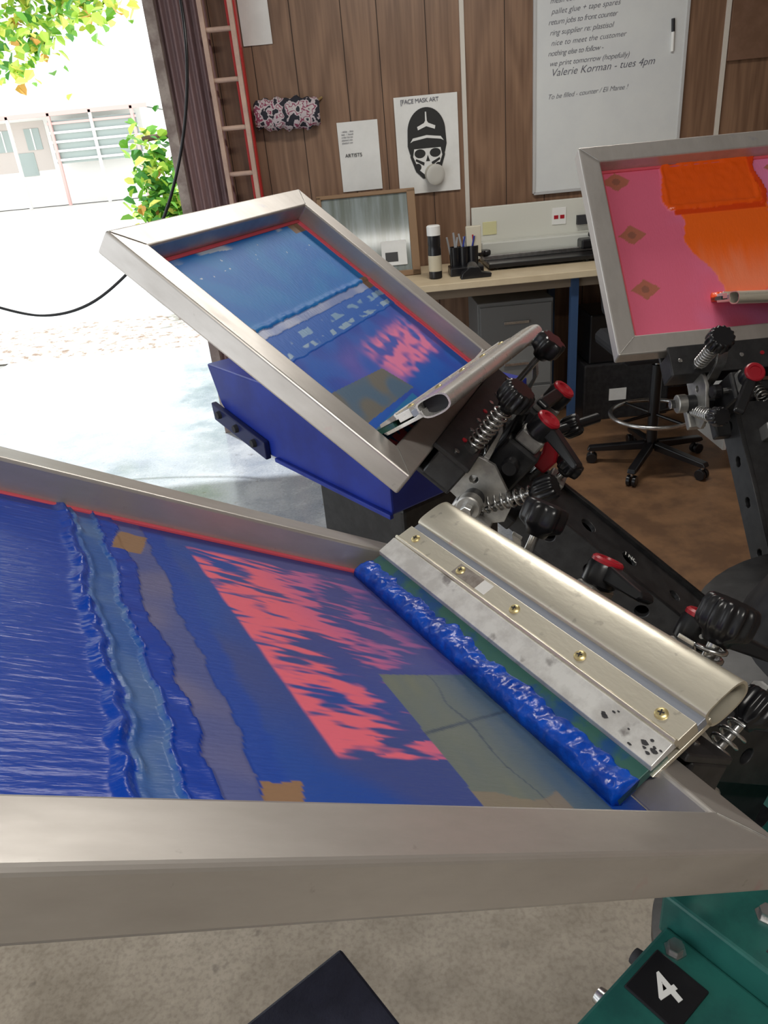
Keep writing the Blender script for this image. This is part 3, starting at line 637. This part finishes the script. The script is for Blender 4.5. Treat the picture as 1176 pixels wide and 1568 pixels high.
box('bracket_flange',.47,.50,-.075,.14,PZ-.06,PZ+.04,TEAL,pa,bevel=.004)
for i,(x,y) in enumerate([(.56,-.015),(.56,.05),(.64,-.01),(.78,.085),(.86,-.015)]):
    lathe('bolt_%d'%i,(x,y,PZ+(.02 if x<.6 else -.03)),(x,y,PZ+(.035 if x<.6 else -.018)),[(0,.013),(.003,.013),(.0031,.009),(.012,.009)],STEEL,pa,seg=6)
for s,y in ((0,-.038),(1,.113)):
    for i in range(4):
        lathe('side_stud_%d_%d'%(s,i),(.66+i*.07,y,PZ-.065),(.66+i*.07,y+(.012 if s else -.012),PZ-.065),[(0,.012),(.012,.010)],STEEL if i%2 else DARKIN,pa,seg=14)
box('number_plate',.655,.720,-.024,.042,PZ-.030,PZ-.026,PLAST,pa,bevel=.003)
text('number','4',.050,WHITE,pa,T(.688,.009,PZ-.0255)@R(radians(168),'Z')@T(-.014,-.017,0),off=.0008)
for i in range(6):box('scale_tick_%d'%i,.77+i*.011,.773+i*.011,.0,.05-.01*(i%2),PZ-.030,PZ-.0290,DARKIN,pa,bevel=0)
for i in range(2):box('slot_%d'%i,.52,.60,.07+i*.02,.078+i*.02,PZ+.0202,PZ+.021,DARKIN,pa,bevel=0)
pol=[(.946,-.255),(.946,.17),(1.60,.17),(1.66,.10),(1.66,-.20),(1.60,-.255)]
prism('platen_board',pol,'z',PZ-.012,PZ+.008,PLATEN,pa,bevel=.004)
box('platen_channel',.90,1.4,-.02,.08,PZ-.05,PZ-.012,ZINC,pa,bevel=.003)
# ---------------------------------------------------------------- flash dryer (blue)
yd=math.atan2(.79,-.57)
fd=empty('flash_dryer',T(.02,1.66,0)@R(yd,'Z'))
prism('hood',[(0,.75),(.78,.75),(.90,.86),(.955,.985),(0,.985)],'y',-.50,0,BLUEP,fd,bevel=.006)
prism('hood_lip',[(-.006,.745),(.56,.745),(.56,.758),(-.006,.758)],'y',.0,.012,BLUEP,fd,bevel=.002)
prism('bracket',[(.60,.742),(.93,.80),(.935,.86),(.60,.80)],'y',.0,.02,NAVY,fd,bevel=.004)
for i in range(3):lathe('bracket_bolt_%d'%i,(.66+i*.11,.02,.785+i*.022),(.66+i*.11,.035,.785+i*.022),[(0,.014),(.012,.012)],DARKIN,fd,seg=12)
box('stand',.30,.42,-.30,-.12,.04,.75,BLACK,fd,bevel=.01)
box('stand_brace',.10,.55,-.22,-.18,.55,.75,BLACK,fd,bevel=.01)
box('stand_foot',.0,.75,-.27,-.15,.0,.05,BLACK,fd,bevel=.01)
box('stand_cross',.30,.42,-.55,.15,.0,.05,BLACK,fd,bevel=.01)
prism('control_box',[(.02,.30),(.38,.30),(.42,.36),(.42,.70),(.38,.74),(.02,.74)],'y',-.40,-.05,BLACK,fd,bevel=.01)
# ---------------------------------------------------------------- cord
curve('power_cord',[(-.74,4.32,2.75),(-.74,4.32,2.4),(-.715,4.25,2.2),(-.75,4.2,1.9),(-.84,4.2,1.62),(-.97,4.2,1.36),(-1.1,4.2,1.18),(-1.3,4.2,1.03),(-1.5,4.2,.91),(-1.75,4.2,.87),(-2.0,4.2,.95),(-2.5,4.2,1.2),(-3.38,4.2,1.9)],.008,PLAST)
# ---------------------------------------------------------------- outside
GR=mat('pale_ground',(.80,.78,.74),.9,c2=(.70,.68,.63),nscale=1.2)
box('ground_outside',-60,40,7.1,120,-.2,-.03,GR,bevel=0)
lit=mat('leaf_litter_verge',(.50,.47,.42),.9,0,c2=(.20,.14,.10),nscale=12,contrast=(.50,.62),bump=.4,bscale=30)
vs=[];fs=[];n=60
for j in range(7):
    for i in range(n+1):
        vs.append((-9+10*i/n,7.05+j*.30+.1*nz(i*.4,j),(-.0 if j in(0,) else .03+.02*nz(i*.7,j*3))-(.05 if j==6 else 0)))
for j in range(6):
    for i in range(n):fs.append((j*(n+1)+i,j*(n+1)+i+1,(j+1)*(n+1)+i+1,(j+1)*(n+1)+i))
mesh('leaf_litter_strip',vs,fs,lit,smooth=True)
bd=empty('school_building',T(-13.2,40,0))
BW=mat('building_wall',(.80,.79,.76),.8);BR=mat('building_red_trim',(.66,.42,.39),.6);GL=mat('building_glass',(.34,.40,.38),.2);RF=mat('building_roof',(.74,.79,.77),.6);BG=mat('building_shade',(.55,.50,.46),.8)
box('wall_block',-8,3.6,0,6,0,3.9,BW,bd);
prism('roof',[(-8.6,3.95),(4.2,3.95),(3.6,4.9),(-8,4.9)],'y',-1,7,RF,bd)
box('fascia',-8.6,4.2,-1.1,-1,3.78,3.95,BR,bd)
box('porch_shade',-5.2,-1.0,-.02,0,1.6,3.7,BG,bd,bevel=0)  # flat darker panel paints the shade under the porch
for i in range(5):box('louvre_%d'%i,-.5,3.6,-1.05,-.95,1.9+i*.38,2.0+i*.38,BR if i==4 else BW,bd)
box('louvre_back',-.5,3.6,-.9,-.85,1.8,3.6,GL,bd)
for i in range(7):box('post_%d'%i,-8+i*1.9,-7.88+i*1.9,-1.1,-.95,0,3.9,BW if i%2 else BR,bd)
for i in range(6):
    box('window_glass_%d'%i,-7.6+i*1.4,-6.9+i*1.4,-.05,-.02,2.5,3.4,GL,bd);box('window_bar_%d'%i,-7.28+i*1.4,-7.22+i*1.4,-.08,-.05,2.5,3.4,BW,bd)
box('doorway_dark',-2.6,-1.8,-.05,-.02,1.4,2.4,GL,bd)
tree=empty('garden_tree',T(0,0,0))
BK=mat('bark',(.12,.08,.05),.9,bump=.5)
lathe('trunk_base',(.3,10.5,-.03),(.1,10.5,1.5),[(0,.24),(.15,.18),(1.6,.15)],BK,tree)
curve('trunk',[(.1,10.5,1.2),(0,10.5,2.0),(-.2,10.4,3),(0,10.3,4.6)],.15,BK,tree)
curve('branch_high',[(-.15,10.4,3.0),(-1.4,10.7,3.9),(-2.8,11,4.0),(-4.3,11.3,3.8)],.05,BK,tree)
curve('branch_low',[(.15,10.5,1.2),(-.8,9.6,1.6),(-1.6,9.2,1.9),(-2.2,9,1.8)],.03,BK,tree)
LMs=[mat('leaf_green',(.16,.42,.04),.5),mat('leaf_lime',(.45,.68,.08),.5),mat('leaf_yellow',(.75,.75,.15),.5),mat('leaf_orange',(.7,.35,.08),.5),mat('leaf_dark',(.05,.24,.03),.5)]
def leaves(name,clusters,wts):
    vs=[];fs=[];mi=[]
    for (c,s,n,sz) in clusters:
        for k in range(n):
            p=Vector((random.gauss(c[0],s[0]),random.gauss(c[1],s[1]),random.gauss(c[2],s[2])))
            q=Matrix.Rotation(random.uniform(0,6.28),3,'Z')@Matrix.Rotation(random.uniform(-1,1),3,'X')@Matrix.Rotation(random.uniform(-1,1),3,'Y')
            l=sz*random.uniform(.6,1.3);w=l*.38;b=len(vs)
            for a in ((0,0,0),(w,l*.35,.15*l),(w*.7,l*.75,.1*l),(0,l,-.05*l),(-w*.7,l*.75,.1*l),(-w,l*.35,.15*l)):vs.append(p+q@Vector(a))
            fs+= [(b,b+1,b+2,b+3),(b,b+3,b+4,b+5)];t=random.choices(range(5),wts)[0];mi+= [t,t]
    me=bpy.data.meshes.new(name);me.from_pydata([tuple(v) for v in vs],[],fs);o=bpy.data.objects.new(name,me);link(o,LMs,tree)
    for i,p in enumerate(me.polygons):p.material_index=mi[i]
cl=[]
for k in range(30):
    x=random.uniform(-4.4,-2.7);z=3.85-random.random()*(1.05 if x<-3.7 else .65)
    cl.append(((x,11.2,z),(.16,.25,.13),34,.15))
leaves('foliage_high',cl,[3,4,3,.6,1])
cl=[]
for k in range(20):
    z=random.uniform(.75,1.95);cl.append(((-1.98+random.uniform(-.30,.25)-.1*sin(z*3),9,z),(.12,.2,.12),40,.13))
leaves('foliage_low',cl,[4,3,.6,.2,3])
# ---------------------------------------------------------------- lights
wd=bpy.data.worlds.new('world');SC.world=wd;wd.use_nodes=True;bg=wd.node_tree.nodes['Background'];bg.inputs[0].default_value=(.93,.97,1,1);bg.inputs[1].default_value=2.0
sl=bpy.data.lights.new('sun','SUN');sl.energy=5;sl.angle=radians(1.5);so=bpy.data.objects.new('sun',sl);COL.objects.link(so)
so.rotation_euler=Vector((.25,-.35,-1)).to_track_quat('-Z','Y').to_euler();so.location=(0,0,6)
for i,(x,y,e) in enumerate(((.6,2.9,34),(.2,-.6,28))):
    fx=empty('added_fill_light' ,T(x,y,3.04));box('fill_housing',-.62,.62,-.09,.09,0,.06,WHITE,fx,bevel=.004)  # out-of-view fixtures added to brighten the interior
    l=bpy.data.lights.new('fill_area_light','AREA');l.shape='RECTANGLE';l.size=1.2;l.size_y=.15;l.energy=e;l.color=(1,.96,.89);lo=bpy.data.objects.new('fill_area_light',l);COL.objects.link(lo);lo.parent=fx;lo.location=(0,0,-.01)
# ---------------------------------------------------------------- camera
f=1133.25;pitch=.4666;roll=-.0963
fw=Vector((0,cos(pitch),-sin(pitch)));r=Vector((1,0,0));uu=r.cross(fw)
r2=cos(roll)*r+sin(roll)*uu;u2=-sin(roll)*r+cos(roll)*uu
cam=bpy.data.cameras.new('camera');co=bpy.data.objects.new('camera',cam);COL.objects.link(co)
co.matrix_world=Matrix(((r2.x,u2.x,-fw.x,0),(r2.y,u2.y,-fw.y,0),(r2.z,u2.z,-fw.z,1.6),(0,0,0,1)))
cam.sensor_width=36;cam.lens=36*f/1568;cam.clip_start=.02;cam.clip_end=300
SC.camera=co
